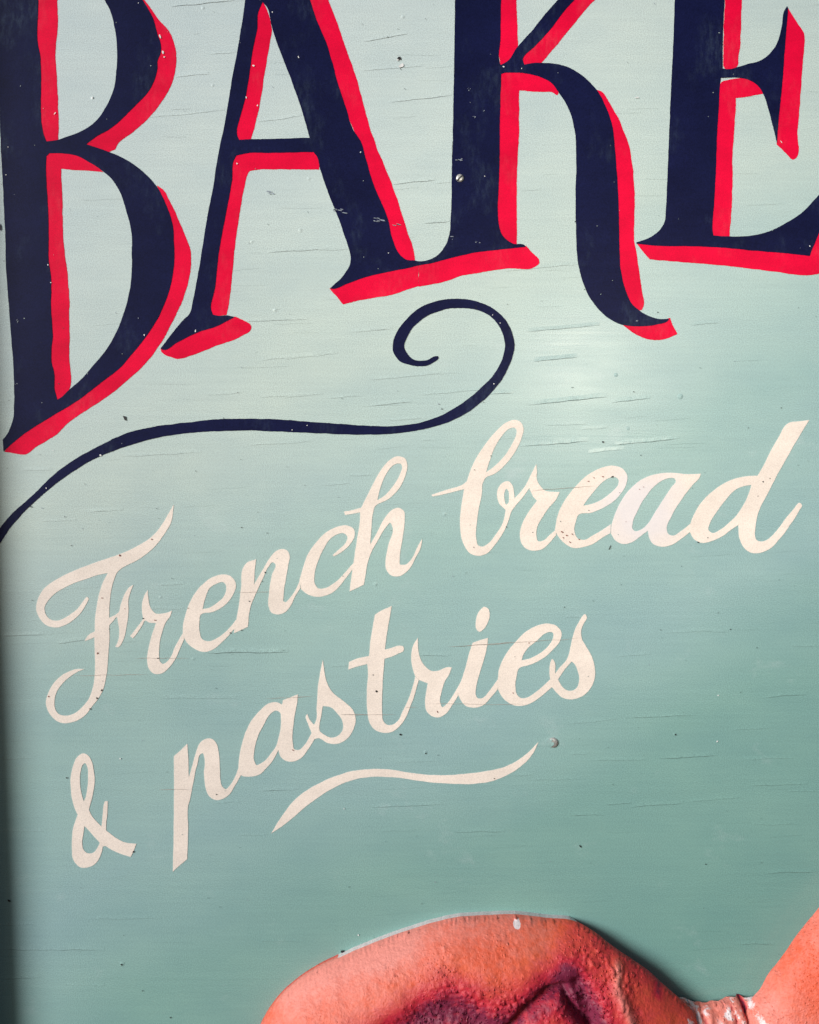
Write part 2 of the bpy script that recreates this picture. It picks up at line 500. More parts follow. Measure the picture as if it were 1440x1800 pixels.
panel = mesh_obj('panel', bm, ['ground', 'split_dark', 'split_mid', 'split_brown', 'dirt', 'rust', 'chip_white', 'scuff'], sign)

# unseen bar added to shade the board's left edge; leans in towards the foot
bm = bmesh.new()


def add_bar(bm, quad, h0, h1):
    vs = [bm.verts.new(P(x, y, h)) for h in (h0, h1) for (x, y) in quad]
    for f in ((4, 5, 6, 7), (3, 2, 1, 0), (0, 1, 5, 4), (1, 2, 6, 5), (2, 3, 7, 6), (3, 0, 4, 7)):
        bm.faces.new([vs[i] for i in f])


add_bar(bm, ((-260, -330), (-112, -330), (-6, 2420), (-260, 2420)), -0.018, 0.037)
bmesh.ops.recalc_face_normals(bm, faces=bm.faces)
mesh_obj('shade_bar', bm, ['shade_bar_dark'], sign)

# ------------------------------------------------------------------ big navy letters with red shades
LET = {}
LET['B'] = (['''-6,-92! 120,-95 190,-75 232,-35 251,0 260,15 269,32 277,60 282,75 282.5,95 277,107 277,120 272,140 262,160 237,187 200,222 162,246
 152,254! 175,261 197,269 232,287 257,307 277,330 295,367 304,395 306,425 307,450 304,482 295,520 280,555 262,585 237,617 212,646
 175,675 137,704 100,727 62,750 37,767 15,786 7,794! 5,773! 12,765 19,750 24,734 25,712 24,650 17.5,560 11,467 9,400 4,300 2,260 -4,60''',
             '''66,-60! 90,-62 120,-60 150,-46 172,-24 184,0 195,22 202,50 206,87 205,125 200,157 187,187 170,212 145,230 117,241 102,246 82.5,249!
 77.5,237 72,187 72.5,150 71,100 67,75 67.5,0''',
             '''82,275! 87,269.5! 112,270 135,274 155,284 182,302 197,316 212,340 222,370 230,400 232,450 230,500 222,537 210,572 187,615 160,647
 140,670 121,686 107,699 101,702.5! 97,687 95,652 92,642 93,587 90,540 90,487 86,457 86,412 86,400 84,350 81,300'''],
            ['''62,-66! 101,-64! 101,0 101,62 99,75 101,150 103,200 103,250! 78,254! 70,190 66,75''',
             '''246,-8! 260,7 275,30 295,52 305,72 310,95 309,120 302,147 287,175 262,207 237,230 207,255 204,262! 191,268! 172,264 148,253! 160,240 235,182 270,115 276,80''',
             '''77,300! 78,264! 112,266! 150,278 182,303! 150,300 107,297! 109,330 110,350 111,412 116,462 121,505 122,562 122,625 121,687 112,700 101,706! 92,690 88,640 86,540 82,412''',
             '''276,326! 286,333 297,350 312,382 322,405 336,447 336,465 330,500 320,530 300,572 277,612 250,645 220,672 185,700 150,722 120,744 104,760 70,782 41,799 36,799! 8,794!
 36,764 100,722 170,674 230,620 276,552 301,482 303,420 296,375'''])
LET['A'] = (['''438,-98! 480,-104 516,-100! 545,0 557.5,37.5 572.5,72.5 585,112.5 595,150 610,195 620,227 635,250 643,278 657,325 675,366.7 682,386 689,416.7 699,441.7
 715.5,457 729,458 736,459.5! 736,466.5! 727,469 679,479 643,487.5 610,499.4 585,508 580,507! 590,498 599,490 607,479 614,468 616.5,455.5 616,448 609,424 597,389 579,344
 562.5,297! 557,275 551,267.5! 485,269 424,271.5 416,274 412,281 407.6,319 399,368 385,444 378,507 372,545 374.6,553! 388.5,555.5 400,554.5 413,557! 406,561 381.5,573.5 347,585 312,602
 286,615 282.6,613! 305,583 320,565 334.6,548.6 338,535 350,472 367.6,364.6 375,327 382,282 395,217 410,130 420,75 431,0''',
             '''461.5,4! 467.5,10 477.5,45 482.5,62 510,135 535,207.5 544.5,242.5! 485,244 440,245 421,246! 417.5,240 417.5,225 422.5,205 431,175 437.5,137.5 445,85 452.5,50 454,22.5'''],
            ['''461,2! 467,12 476,38 478,50 475,72 467,120 460,165 455,192 450,215 441,246! 420,249! 414,240 414,224 427,175 441,85 450,30''',
             '''412,268! 551,264! 562,280 561,298! 510,298 450,299 439,301 434,310 430,327 423,365 414.5,424 409,472 404,524 399,554! 371,556! 369,545 376,490 389,405 404,315''',
             '''513,-94! 546,-92! 577.5,0 592.5,40 607.5,82.5 620,117.5 659,250 685,314 702,361 715.5,405.5 728,444 730.5,464! 724,463.5 710,456 695,442 684,414 669,362 650,318 630,247 605,190 570,75 541,0''',
             '''413,556! 430,564 441.5,574 440.5,580 426.7,590 381.5,607.6 336,625 314,631 303,628.5 284,618 282.6,613! 312,599 347,582 381,570''',
             '''579.4,507.5! 603,534.5! 643,526 693,517 727,505.6 736,503.5! 736,463! 679,476 612,496'''])
LET['K'] = (['''736,459.5! 745,459 756,456 768,450 782,433 790.5,411 792,389 794,333 794.7,250 795,278 796.7,194 798.6,97 800,0 802,-98! 884,-96! 880.5,0 880,69 879,111 880.5,114.5! 891.7,108 908,85 936,53 961,22 980.5,0 1052,-84!
 1076,-84! 1009.7,0 994,17 966.7,53 941.7,80.5 919.4,107 922,114! 936,111 955.5,111 978,112.5 1000,119 1022,132 1041.7,150 1053,164 1064,186 1072,205.5 1078,230.5 1081,264 1083.6,292 1086,328 1088,383 1089,439 1092,480.5 1100,511
 1110,533 1124,546 1140.5,555.5 1157,560.5 1176.7,560! 1174,564 1154,571 1126.7,573.6 1096,571.7 1079,565 1057,548.6 1038,525 1024,494 1015.5,458 1013,417 1012,333 1013,278 1011,236 1004,203 994,180.5 983,164 966.7,144 950,136 922,129 900,128 886,128.6
 881,130.5! 880,167 878.6,222 877.8,300 877,319 876,386 878,401 883.6,414 896,425 904.5,429 921,430 924.5,434! 879,439 838,444 804,451 760,462.5 736,467!'''],
            ['''878,-90! 909,-90! 908,0 909.7,55 909.7,84 892,112 880,118! 876,90 877,40''',
             '''1068,-84! 1108,-78! 1046,0 1028,19 1000,53 978,80.5 961,100 950,112 930,116 920,114! 918,108 938,78 990,14''',
             '''876,126! 905,125! 950,132 968,142 981.5,165 980,167.5 972,162.5 950,161.7 912.5,159! 912.5,194 912.5,236 910,278 908.6,319 908.6,375 908.6,430! 890,427 877,408 872,386 874,250''',
             '''1050,158! 1057,161 1069.5,178 1083,200 1100,239 1104,250 1111,286 1115,333 1115.5,375 1115,422 1120,450 1124,480.5 1128,508 1130,541.7 1128,545 1121,545 1106,536 1094,508 1085,440 1082,330 1074,230 1063,190''',
             '''1177.5,559! 1183.6,573.6 1191,586.7! 1176.7,594 1154.4,598 1129,593 1110,583 1092,569! 1126,571 1154,568''',
             '''736,463.5! 736,503.5! 777,496 810,486 852,478 893,472 940.5,469 949,461 947.5,455.6 938,447 925,432! 879,436 838,441 804,448'''])
LET['E'] = (['''1130,-96! 1188,-94 1186,0 1183.6,73 1180,146 1176,243 1172.6,325 1170,373.7 1169,388 1163,400 1148,414 1134,421 1118.7,426! 1118.7,428.5! 1151,432 1211.5,433 1272,435.7 1321,440.5 1381.7,445.4 1423,450!
 1440,408 1452,372 1468,305! 1452,324 1440,342 1430,353 1411,372.5 1381.7,392 1352.5,406.5 1321,414 1284.5,416 1254,414! 1253,408 1255,361.5 1257.7,313 1261,231 1264,182 1266,146 1267.4,137! 1296.6,136.6 1316,141 1330.6,149.5
 1341.6,165 1350,189.6 1357,216 1362,236 1366,252! 1367,231 1373,170 1377,121.5 1380.5,73 1385.5,14.6! 1383.6,11! 1379,18 1374.4,46 1367,73 1352.5,95 1333,108 1313.6,113 1296.6,118 1279.6,122 1270,121! 1270,97 1271,48.6 1273.5,0
 1276,-72! 1340,-78 1400,-96 1440,-40! 1452,-128! 1300,-104'''],
            ['''1273.8,-70! 1306,-72! 1304,0 1302.7,48.6 1299,97 1295.4,117 1284,122.5 1274,121 1271.5,116! 1272.5,48 1274.5,0''',
             '''1384.5,13! 1396,31.6 1413,58! 1414,64.4 1411,109 1407,170 1402,231 1397.5,279 1394,281 1385,273 1365,254! 1365,246 1371,165 1378,75''',
             '''1264,152! 1268.6,144 1280,141 1296,138 1316,138 1333,149 1341.5,164.5! 1321,169 1294,172.6! 1293,194.5 1290.5,231 1288,264 1287.4,337 1284.5,386 1282,417! 1254,416! 1250,404 1253,361 1258,235''',
             '''1118.7,428! 1130,441.7 1142,456! 1175,459 1236,463.6 1296.6,469.7 1357,477 1430,483 1440,481 1452,468 1470,360 1474,312 1468,302! 1436,405 1420,446! 1381,442 1321,437 1211,430 1151,429'''])
for k in 'BAKE':
    nav, reds = LET[k]
    L = paint_mesh('painted_letter', [smooth(parse(s), 3, .45, ord(k) + i) for i, s in enumerate(nav)], 0.00040, 'navy_enamel', sign,
                   label='navy capital letter %s with a red drop shade' % k)
    for i, s in enumerate(reds):
        paint_mesh('letter_shade', [smooth(parse(s), 3, .75, ord(k) * 3 + i)], 0.00016 + 0.00001 * i, 'red_enamel', L, film=0.00012,
                   label='red drop shade of the navy letter')

# ------------------------------------------------------------------ navy flourish
FL = '''772,629 770,626 765.6,626 750,633 737.5,634 725,630.6 715.6,621 711,610 715.6,593 725,577.5 744,560 765.6,549 787.5,543 812.5,541.6 837.5,544.7 859,554 875,569.7 884,587 887.5,605.6
 884,627.5 872,652.5 847,680.6 812.5,708.7 775,730.6 737.5,743 694,748.7 640.6,748 594,744.7 547,741.6 500,738 477.5,736.5 430,736 382,737 325,743 267,750.7 221.5,762 176,783 134,806 99,831 57,871 23,901.5 0,928 -18,960!
 -14,978! 0,957 15,932 38,905 69,875 99,850 134,825 172,804 221.5,785 267,771.7 325,762 382,758 439,757 496.6,759 547,761 625,764 694,762 737.5,756 781,744.7 812.5,730.6 844,708.7 875,677.5 890.6,652.5 901.6,624 904.7,605.6
 900,584 890.6,565 872,546 850,534 825,527 797,525 769,529 737.5,541.6 715.6,560 700,580.6 691,602.5 692,621 703,635 719,641.6 734,644 750,643 765.6,635'''
paint_mesh('flourish', [smooth(parse(FL), 3, .6, 51)], 0.00034, 'navy_enamel', sign, label='navy curling flourish under the big letters')

# ------------------------------------------------------------------ cream script
SCR = []
SCR.append(('letter F of French', ['''305.5,887! 302,915 289,939 270,963 241,985 215,998.5 207.6,1004.5 200.5,1020 195.7,1039 192.6,1063 192.6,1086! 203,1081 209,1076 212.4,1063 219.6,1044 229,1031 235,1028! 231.5,1035.5 226.7,1051 226,1075
 223,1099 217,1125 206.4,1138 203,1137! 207.6,1127.5 210,1111 207.6,1093 206,1084.5 198,1093 192.4,1099! 192.6,1122.7 191,1146.6 187,1189.6 179,1218 162,1242 145.5,1261 126.4,1269.6 109.7,1271 95.4,1263.6 84.6,1249 81,1235 86,1216 98,1197 117,1182.4
 133.6,1176.5 149,1175.7! 137,1181 119,1193 103.7,1210 96.6,1228 96.6,1242 102.5,1254 113,1257.7 129,1255 143,1244.5 155,1230 163.4,1208.7 167,1182.4 167,1146.6 166,1120! 155,1125 149,1127! 151.5,1121.5 158.7,1114 167,1109.6! 167.5,1087 170.6,1065
 175.4,1041.5 181.4,1023.6 189.7,1007! 179,1009 155,1016.4 131,1025 105,1038 86,1054.6 78.7,1068 82,1082 92,1090 101,1091 119,1083 133.6,1072.6 145.5,1058 152.7,1048.7! 155,1050 150,1065 138,1082 119,1096.4 101,1103 86,1101 71.5,1089 64,1072.6
 66.7,1053.5 76,1036.7 93,1022.4 114.5,1010.5 145.5,997 179,985 205,976 231.5,965 255,952 274.5,936 291,912.5''']))
SCR.append(('letter r of French', ['''260,1037! 261,1051 266,1070 274.5,1078.5 284,1078.5 296,1076 303,1073! 299.6,1083 291,1095 285,1113 280.5,1134.7 280,1153.8 281.7,1163 286.5,1167 293.6,1163 300.8,1153.8 308,1137 320,1115.5 323,1111! 323.5,1124! 315,1144 306.7,1161
 296,1175 284,1184 269.7,1183.6 261,1173 259,1161 261,1142 266,1120 274.5,1095! 262.6,1094 255.4,1090.5 250.6,1099 241,1113 234,1122! 229,1118! 238.7,1106 252,1088! 250,1075 250,1060.6 254,1047.5''']))
SCR.append(('first letter e of French', ['''321.5,1117! 322.5,1096 328,1074.4 340,1047 355.5,1028 373,1015 390.5,1010 404,1012 413,1021 415,1030 410,1045 394.4,1064.7 375,1075.4 352.6,1081 350.7,1094 351,1109.4 355.5,1123 365,1127 381,1122 398,1109.4 408,1099 415,1089!
 415,1102! 406,1113 390.5,1129 375,1141.5 359.4,1146 344,1141.5 330,1131 324.4,1122''', '''391.5,1023 383,1025 369,1033.6 361.4,1051 356.5,1070.5! 367,1068.6 383,1059 394.4,1047 398,1033.6 396,1026''']))
SCR.append(('letter n of French', ['''450.5,983! 448,1007 446.7,1027.5! 461.7,1001.7 473,983 486.7,968 496.7,964.7 505,967.5 509,975 506.7,995 501.7,1023 497.5,1056.7! 501.7,1058.5 508,1053 516.7,1041.7 527,1021! 528,1034! 520,1046.7 510,1066.7 500,1076.7 486.7,1080 476.7,1076
 472.5,1066.7 473,1043 478,1011.7 483,990 479.5,988 471.7,996.7 461.7,1018 451.7,1040 440,1070 436,1101.7! 411.7,1113! 412,1106! 416,1087! 419.7,1066.7 423.6,1033.6 429.4,994.7 433,990''']))
SCR.append(('letter c of French', ['''526.5,1020! 532,1001 541.5,974.5 558.5,950 578,933 597.4,924.6 612,924 621.7,929.5 623.7,940 617,955 602,969.6 587.7,978! 585,975.7! 597,965 608,954 611,943 604.7,937 595,938 580,948 568,967 558.5,989 553,1011 553.7,1025.5 560,1034 571,1034
 590,1023 607,1006 621,990! 620.5,1000! 604.7,1020.6 590,1037.7 575.6,1046 556,1049 541.5,1045 529,1035!''']))
SCR.append(('letter h of French', ['''605,899! 619,896.7 635,892.5! 643.6,874.8 656,850.5 670,826 685,809 699.5,802 711.7,805.5 716,816.5 713,836 702,858 685,876 658,893 655.8,901.5 653.4,926 651,957.4! 663,935.6 677.7,909 690,895.5 702,892.5 710.5,899 711.7,909 708,945 703,979
 703,992! 711.7,992.7 724,981.7 733.6,962 742,947.7! 741,957.4 730,981.7 716.5,1003.6 702,1012.6 687,1011 679,1001 677.7,989 682.5,960 690,926 687,919 677.7,928 665.5,947.7 653.4,969.6 647,986.6 643.6,1006 640,1028! 614.5,1039.6! 615.7,1030 620.5,996 626.6,955
 632.7,916 633.4,901! 621.7,902.7 606.7,905!''', '''699.5,814.8 690,819 677.7,836 668,860 663.8,879.7! 677.7,870 692,853 703,833.5 707,820 704.4,815''']))
SCR.append(('letter b of bread', ['''758.7,869.6! 771,865.4 792,859 813,852 821,845.6! 826.5,828 840,801 856.7,776 875.4,755 892,741.5 904.6,738 915,741.5 920,752 917,769.6 906.7,792.5 890,815 871,832 853.5,840.4 849,849 847,867.5 842,894.6 838,921.7 837.5,946.7 841,959 848,961
 858.7,955 871,940 883.7,919.6 889,897! 887,894.6 877.5,884 874,869.6 877.5,855 886,847 894,846 900.4,853 903.5,865.4 904.6,876! 906,890! 900.4,896.7 894,915.4 883.7,938 869,959 854.6,973.7 840,977 827.5,972.7 815,957 809.8,934 808.7,911 812,884 816,860!
 802.5,863 781.7,868.5 760.8,872.7!''', '''904.6,752 894,754.6 881.7,767.5 869,788 861,809 854.6,830! 869,819.6 885.8,803 900.4,780 908,761 907.7,754''', '''890.4,859 887,865.4 887,878 890.4,887 894,884 895,873.7 893.7,863''']))
SCR.append(('letter r of bread', ['''904.6,876! 917,863 927.5,846.7 936,829 943,816! 943.7,828 944,842.5 950.4,855 958.7,863 969,864.4 984,865! 977.5,878 965,892.5 952.5,911 944,928 943,942.5 946,951 954.6,950 967,940 977,931! 977.5,941! 965,955 952.5,965.4 936,968 923,963 916,953
 914,940 917,923.7 927.5,903 944,880! 938,873.7 932.7,863 930.6,858! 919,873.7 906,889!''']))
SCR.append(('letter e of bread', ['''975.4,931! 979.6,909 990,884 1008.7,859 1031.7,836 1056.7,822.7 1079.6,818.5 1094,823.7 1102.5,836 1100,853 1088,871.7 1065,890 1040,901 1016,906 1012,917.5 1009.8,934 1016,946.7 1027.5,948.7 1044,940 1061,930 1074,921!
 1073,937! 1056.7,946.7 1040,957 1023,962 1011,963.7 998,959 986,948.7 979.6,940''', '''1075,839 1063,844.6 1048,859 1036,873.7 1025,889! 1040,886 1061,876 1077.5,863 1087,851 1087,842.5 1082.7,839''']))
SCR.append(('cooler white letter a of bread', ['''1075,921.7! 1083.7,896.7 1098,871.7 1117,851 1138,838 1161,832 1183.7,831 1206.7,833.7 1231.7,832.5! 1230.6,837 1217,853 1202.5,871.7 1190,890 1179.6,909 1172,928 1175.4,939 1182.7,941.5 1196,934 1213,921!
 1213,935! 1198,946.7 1181.7,957 1161,961 1148,956 1141,944.6 1139,933! 1125,943.5 1111,953 1094,956 1081.7,949.8 1074,938!''', '''1179.6,840 1169,842.5 1154.6,851 1136,871.7 1121,896.7 1112,919.6 1112,930 1117,934 1125,932 1140,919.6 1150,903 1167,876 1179.6,857 1188,845.6 1186,841''']))
SCR.append(('letter d of bread', ['''1211.5,926! 1218,908.6 1230,887 1247.5,868 1269,852 1292,841.5 1315.5,836.7 1332,836! 1343,817 1356,790 1370,766.7 1382.6,746 1389.4,742 1401,741 1422.5,738! 1414.7,751 1397,780 1379.7,811 1364,838.6 1350.5,866 1339,887 1332,904.7 1327.6,930 1327,941.7
 1330,949.4 1337,952 1348.6,948.5 1364,934 1381.7,910.5 1395,895 1406,884 1409,887 1404,899 1389.4,922 1372,945.5 1352.5,965 1335,971.8 1321,971.8 1308,963 1300,945.5 1298,922! 1284,932 1265,945.5 1247.5,952 1234,954 1220,947.5 1213.5,936''',
                              '''1321,852! 1310,854 1294,860 1276.7,877.5 1259,901 1247.5,920 1245.5,932 1253,937 1265,932 1280.5,920 1294,906.7 1306,889 1315.5,869.7''']))
SCR.append(('ampersand before pastries', ['''147,1324 154,1326.7 160.7,1336 165,1353 166.7,1369 164.7,1390.7 160.7,1408 156.7,1422.7! 160.7,1432 170,1444 178.7,1453! 180.7,1433 182.7,1414.7 184.7,1408! 190,1408! 188.7,1433 187,1446.7 186.7,1459! 194,1465 204.7,1473 220.7,1480.7 240,1483!
 236.7,1492 230,1506! 218,1502.7 203,1496.7 191,1490.7 185,1486.7 181,1488! 180,1494.7 175,1508 166,1520 152.7,1525 143,1525 134,1518.7 128,1508 126.7,1493 127,1473 129,1454.7 132.7,1444 137,1432! 132.7,1422.7 127,1405 124.7,1385 125,1361 130,1342.7 136.7,1330''',
                              '''150,1341 154,1349 155,1366.7 154,1385 150.7,1401 147.6,1408.7! 144,1396 141,1377 142,1357 146,1344''', '''149,1452! 156.7,1460 167,1472 176,1481! 171,1490.7 164.7,1498.7 155,1500 147,1493 144.7,1481 146.7,1466.7''']))
SCR.append(('letter p of pastries', ['''329.6,1307! 331,1329 332,1366! 336.4,1352 344,1325 354,1303.6 363.6,1298 373,1298.7 381,1307.5 385,1325 387,1352 388,1371.7 391,1383 396.7,1387 404.4,1380.4 414,1364 419.5,1350! 423.5,1363! 414,1379.4 402.5,1397 391,1404.7 379,1406 367.5,1399
 361.7,1385 359,1360 359,1329 357,1324 354,1325 347,1344 340,1375.6 334.4,1404.7 331,1418 331,1453 329.6,1509.7! 319,1518.5 304,1532! 305,1492 306,1414 306,1329! 317,1319''']))
SCR.append(('letter a of pastries', ['''419,1352! 421,1329 428,1298 441,1268.6 459,1247 474.4,1235.6 486,1234 496,1238.5! 497,1230.7! 524,1220.5! 523,1231.7 519,1255 515,1282 515,1305.6 518,1317 526,1318 536.7,1307.5 548,1288! 552.5,1300! 540.5,1319 529,1332.8 515,1339
 501.7,1336.7 493,1329 489.6,1318! 482,1332.8 470.5,1348 455,1362 439.4,1365 427.8,1364 423.5,1362!''', '''486,1248.8 476.4,1254 464.7,1272.5 453,1295.8 447.6,1319 447,1336.7 451,1344.4 461,1340.5 474.4,1327 486,1309.4 491,1292 494,1262.8 492,1252''']))
SCR.append(('first letter s of pastries', ['''567.6,1160! 570,1177 573.5,1196 585,1217 606.5,1234 620.7,1248 625.4,1264.6 622,1281 611,1297.6 594.7,1307 576,1306 559,1297.6 553,1300! 547.5,1287! 541.6,1271.7 538,1257.5 540.4,1254.7! 543,1262 552,1274! 556,1264.6 557,1243 559,1208 563,1182''',
                              '''568,1241! 565,1257.5 561.7,1274 561.7,1283.5 571,1291.7 583,1296.5 594.7,1293 603,1281 602,1267 592,1252.8 580.6,1243''']))
SCR.append(('letter t of pastries', ['''688.5,1065! 685.4,1085.4 680,1116.7 677,1141.7! 689.6,1138.5 702,1135 709,1136 710,1142.7 698,1150 676,1158! 674,1183 672,1227 672,1254 674,1266.7 681,1274 689.6,1274 700,1266.7 708,1250 718.7,1227 726,1206 730,1189!
 736.5,1195! 731,1214.6 723,1237.5 712.5,1262.5 700,1279 687.5,1287 671,1287.5 658,1282 650,1271 646,1250 644.8,1216.7 647,1183 645.4,1167! 631,1171 612.5,1177! 613.5,1163.5! 627,1158 649,1152.5! 651,1129 656,1098 659,1081! 671,1073''']))
SCR.append(('letter r of pastries', ['''734.4,1121! 735,1137.5 738.5,1156 748,1172 758,1179 771,1178.7 787.5,1172.5 794,1173! 789.6,1185.4 781,1200 776,1216.7 774,1235.4 777,1242.7 785.4,1237.5 796,1223 805,1208! 805,1223! 793.7,1241.7 783,1255 771,1261 758,1258 750,1250 747.5,1237.5
 749,1218.7 752,1201! 743.7,1198 736.5,1195! 730,1188.5! 725,1173 723,1154 726,1135.4''']))
SCR.append(('letter i of pastries', ['''858,1121.5! 857,1131.7 851.5,1157 843.7,1182 837,1209.4 836.5,1221 840,1227 847.6,1227 860,1215 875,1194! 875,1211.4! 864,1225 850.5,1238.6 831,1244 817.5,1239.6 809,1229 805.5,1221! 804,1209! 810,1198 819.4,1168.6 826,1145 831,1129.7! 844.7,1125''',
                              '''851.5,1066.5 858,1069.4 861,1082 857,1094.7 850.5,1105.4 843,1110.7 838,1106.4 836.4,1094.7 839,1081 844.7,1071.4''']))
SCR.append(('letter e of pastries', ['''875,1194! 877,1178 887.5,1153 907,1127.8 928,1108 947.8,1098.6 963,1096 979,1100.6 987,1112 984.7,1125.8 971,1143 951.7,1159 928,1169.6 912.8,1174.4 908,1190 906,1207.5 908,1219 916.7,1227 926.4,1226 944,1215 967.5,1194!
 970.5,1207.5! 949.7,1225 932,1236.7 911,1241 895,1235.7 881.7,1223 876,1212''', '''969,1110.7 959.4,1113 944,1125.8 928,1139.4 920.6,1149 917,1161! 932,1157 953.6,1145 967,1131.7 972.7,1120 972,1112''']))
SCR.append(('last letter s of pastries', ['''1029.4,1080 1031.4,1084 1025.6,1096.7 1021.7,1108 1022.6,1122 1031.4,1137.5 1041,1155 1046,1174.4 1045,1194 1037,1211 1021.7,1225 1004,1229 988.6,1226 979,1218 970.5,1208! 967.6,1196! 966,1184 967.6,1164.7 971,1158 974.6,1162.8 976,1184!
 984.7,1172.5 996.4,1159 1003,1137.5 1007,1118 1015.8,1096.7''', '''1005,1162.8! 994.4,1174.4 980.8,1194! 987.6,1205.5 996.4,1213 1005,1214 1014,1208.5 1018,1196 1015.8,1180 1011,1168.6''']))
for i, (lab, loops) in enumerate(SCR):
    paint_mesh('script_letter', [smooth(parse(s), 2.5, .4, 200 + i) for s in loops], 0.00026 + 0.00002 * (i % 2) + 0.0000015 * i, 'cream_enamel', sign, label='cream ' + lab)
UL = '''477,1465! 495,1435.6 518,1406 553,1381 592,1363.6 623,1354.7 650.6,1352 681.7,1352 713,1357 744,1361 786.7,1362.5 829.5,1358.6 864.5,1354 891.7,1346 919,1330.6 946.5,1304.5! 936.5,1324.7 917,1346 891.7,1362.5
 864.5,1373 825.6,1378 779,1376.5 740,1373 709,1368 678,1365.6 650.6,1365.6 623,1370 592,1382 561,1400.6 530,1424 503,1447'''
paint_mesh('underline', [smooth(parse(UL), 2.5, .5, 300)], 0.00026, 'cream_enamel', sign, label='cream wavy underline below pastries')


# ------------------------------------------------------------------ screws
def screw(x, y, r, ang, label, painted):
    bm = bmesh.new()
    seg = 20
    rings = []
    for fr, hh in ((1.0, 0.0004), (0.95, 0.0011), (0.6, 0.0016), (0.0, 0.0017)):
        if fr:
            rings.append([bm.verts.new(P(x + r * fr * math.cos(2 * math.pi * i / seg), y - r * fr * math.sin(2 * math.pi * i / seg), hh)) for i in range(seg)])
        else:
            c0 = bm.verts.new(P(x, y, hh))
    for a, bq in zip(rings, rings[1:]):
        for i in range(seg):
            bm.faces.new((a[i], a[(i + 1) % seg], bq[(i + 1) % seg], bq[i]))
    for i in range(seg):
        bm.faces.new((rings[-1][i], rings[-1][(i + 1) % seg], c0))
    bmesh.ops.recalc_face_normals(bm, faces=bm.faces)
    o = mesh_obj('screw', bm, ['steel'], sign, True)
    o['label'] = label
    if not painted:
        bm = bmesh.new()
        ca, sa = math.cos(ang), math.sin(ang)
        q = [(-r * .96, -1.1), (r * .96, -1.1), (r * .96, 1.1), (-r * .96, 1.1)]
        pts = [(x + u * ca - v_ * sa, y + u * sa + v_ * ca) for u, v_ in q]
        add_bar(bm, pts, 0.0009, 0.00185)
        bmesh.ops.recalc_face_normals(bm, faces=bm.faces)
        mesh_obj('slot', bm, ['dirt'], o)
    if painted:
        bm = bmesh.new()
        add_speck(bm, x - 5, y + 2, 6.0, 0, 0.00195, 1.0, -.3, 11)
        add_speck(bm, x - 7, y - 3, 3, 0, 0.002, 2.2, -.5, 9)
        mesh_obj('paint_skin', bm, ['ground'], o)


screw(808.5, 313.5, 7.0, -.75, 'bare steel slotted screw in the navy K', False)
screw(972, 1305, 9.0, -.4, 'half painted screw at the end of the underline', True)

# ------------------------------------------------------------------ the sculpted relief at the foot
relief = bpy.data.objects.new('relief_sculpture', None)
col.objects.link(relief)
relief.location = P(960, 1800, 0)
relief['label'] = 'orange-pink moulded relief with rounded lobe and pitted surface, fixed to the foot of the sign'
relief['category'] = 'sculpture'

m, nt, b = new_mat('painted_plaster')
at = nt.nodes.new('ShaderNodeVertexColor')
at.layer_name = 'pigment'
se = nt.nodes.new('ShaderNodeSeparateColor')
nt.links.new(at.outputs[0], se.inputs[0])
n1 = ntex(nt, pos(nt, 1, 1, 1), 28.0, 6.0, 0.65)
n2 = ntex(nt, pos(nt, 1, 1, 1), 160.0, 5.0, 0.7)
n3 = ntex(nt, pos(nt, 1, 1, 1), 420.0, 3.0, 0.6)
jit = math_(nt, 'ADD', math_(nt, 'MULTIPLY', math_(nt, 'SUBTRACT', n1, .5), 0.7), math_(nt, 'MULTIPLY', math_(nt, 'SUBTRACT', n2, .5), 1.1))
fp = math_(nt, 'ADD', se.outputs[0], jit)          # pink dry-brush
fr = math_(nt, 'ADD', se.outputs[1], math_(nt, 'MULTIPLY', jit, 0.55))          # red-purple glaze
fw = math_(nt, 'ADD', se.outputs[2], math_(nt, 'MULTIPLY', jit, 1.2))   # bare plaster
c = mixc(nt, n1, (0.78, 0.140, 0.058, 1), (0.70, 0.072, 0.034, 1))
c = mixc(nt, ramp(nt, fp, [(0.15, (0, 0, 0, 1)), (0.95, (1, 1, 1, 1))]), c, (0.80, 0.265, 0.215, 1))
c = mixc(nt, ramp(nt, fr, [(0.20, (0, 0, 0, 1)), (0.75, (1, 1, 1, 1))]), c, (0.56, 0.022, 0.045, 1))
c = mixc(nt, ramp(nt, fr, [(0.78, (0, 0, 0, 1)), (1.45, (1, 1, 1, 1))]), c, (0.21, 0.017, 0.055, 1))
c = mixc(nt, ramp(nt, fw, [(0.45, (0, 0, 0, 1)), (0.62, (1, 1, 1, 1))]), c, (0.80, 0.70, 0.71, 1))
c = mixc(nt, 1.0, c, ramp(nt, n3, [(0.3, (0.90, 0.88, 0.89, 1)), (0.7, (1.10, 1.12, 1.12, 1))]), 'MULTIPLY')
nt.links.new(c, b.inputs['Base Color'])
b.inputs['Roughness'].default_value = 0.55
vo = nt.nodes.new('ShaderNodeTexVoronoi')
vo.feature = 'SMOOTH_F1'
vo.inputs['Scale'].default_value = 360.0
nt.links.new(pos(nt, 1, 1, 1), vo.inputs['Vector'])
peb = ramp(nt, vo.outputs['Distance'], [(0.05, (1, 1, 1, 1)), (0.30, (0, 0, 0, 1))])
pm = math_(nt, 'MULTIPLY', at.outputs[1], ramp(nt, n1, [(0.38, (0.15,) * 3 + (1,)), (0.60, (1, 1, 1, 1))]))
hh = math_(nt, 'ADD', math_(nt, 'MULTIPLY', math_(nt, 'MULTIPLY', peb, pm), 0.75), math_(nt, 'MULTIPLY', n2, 0.20))
hh = math_(nt, 'ADD', hh, math_(nt, 'MULTIPLY', n3, 0.22))
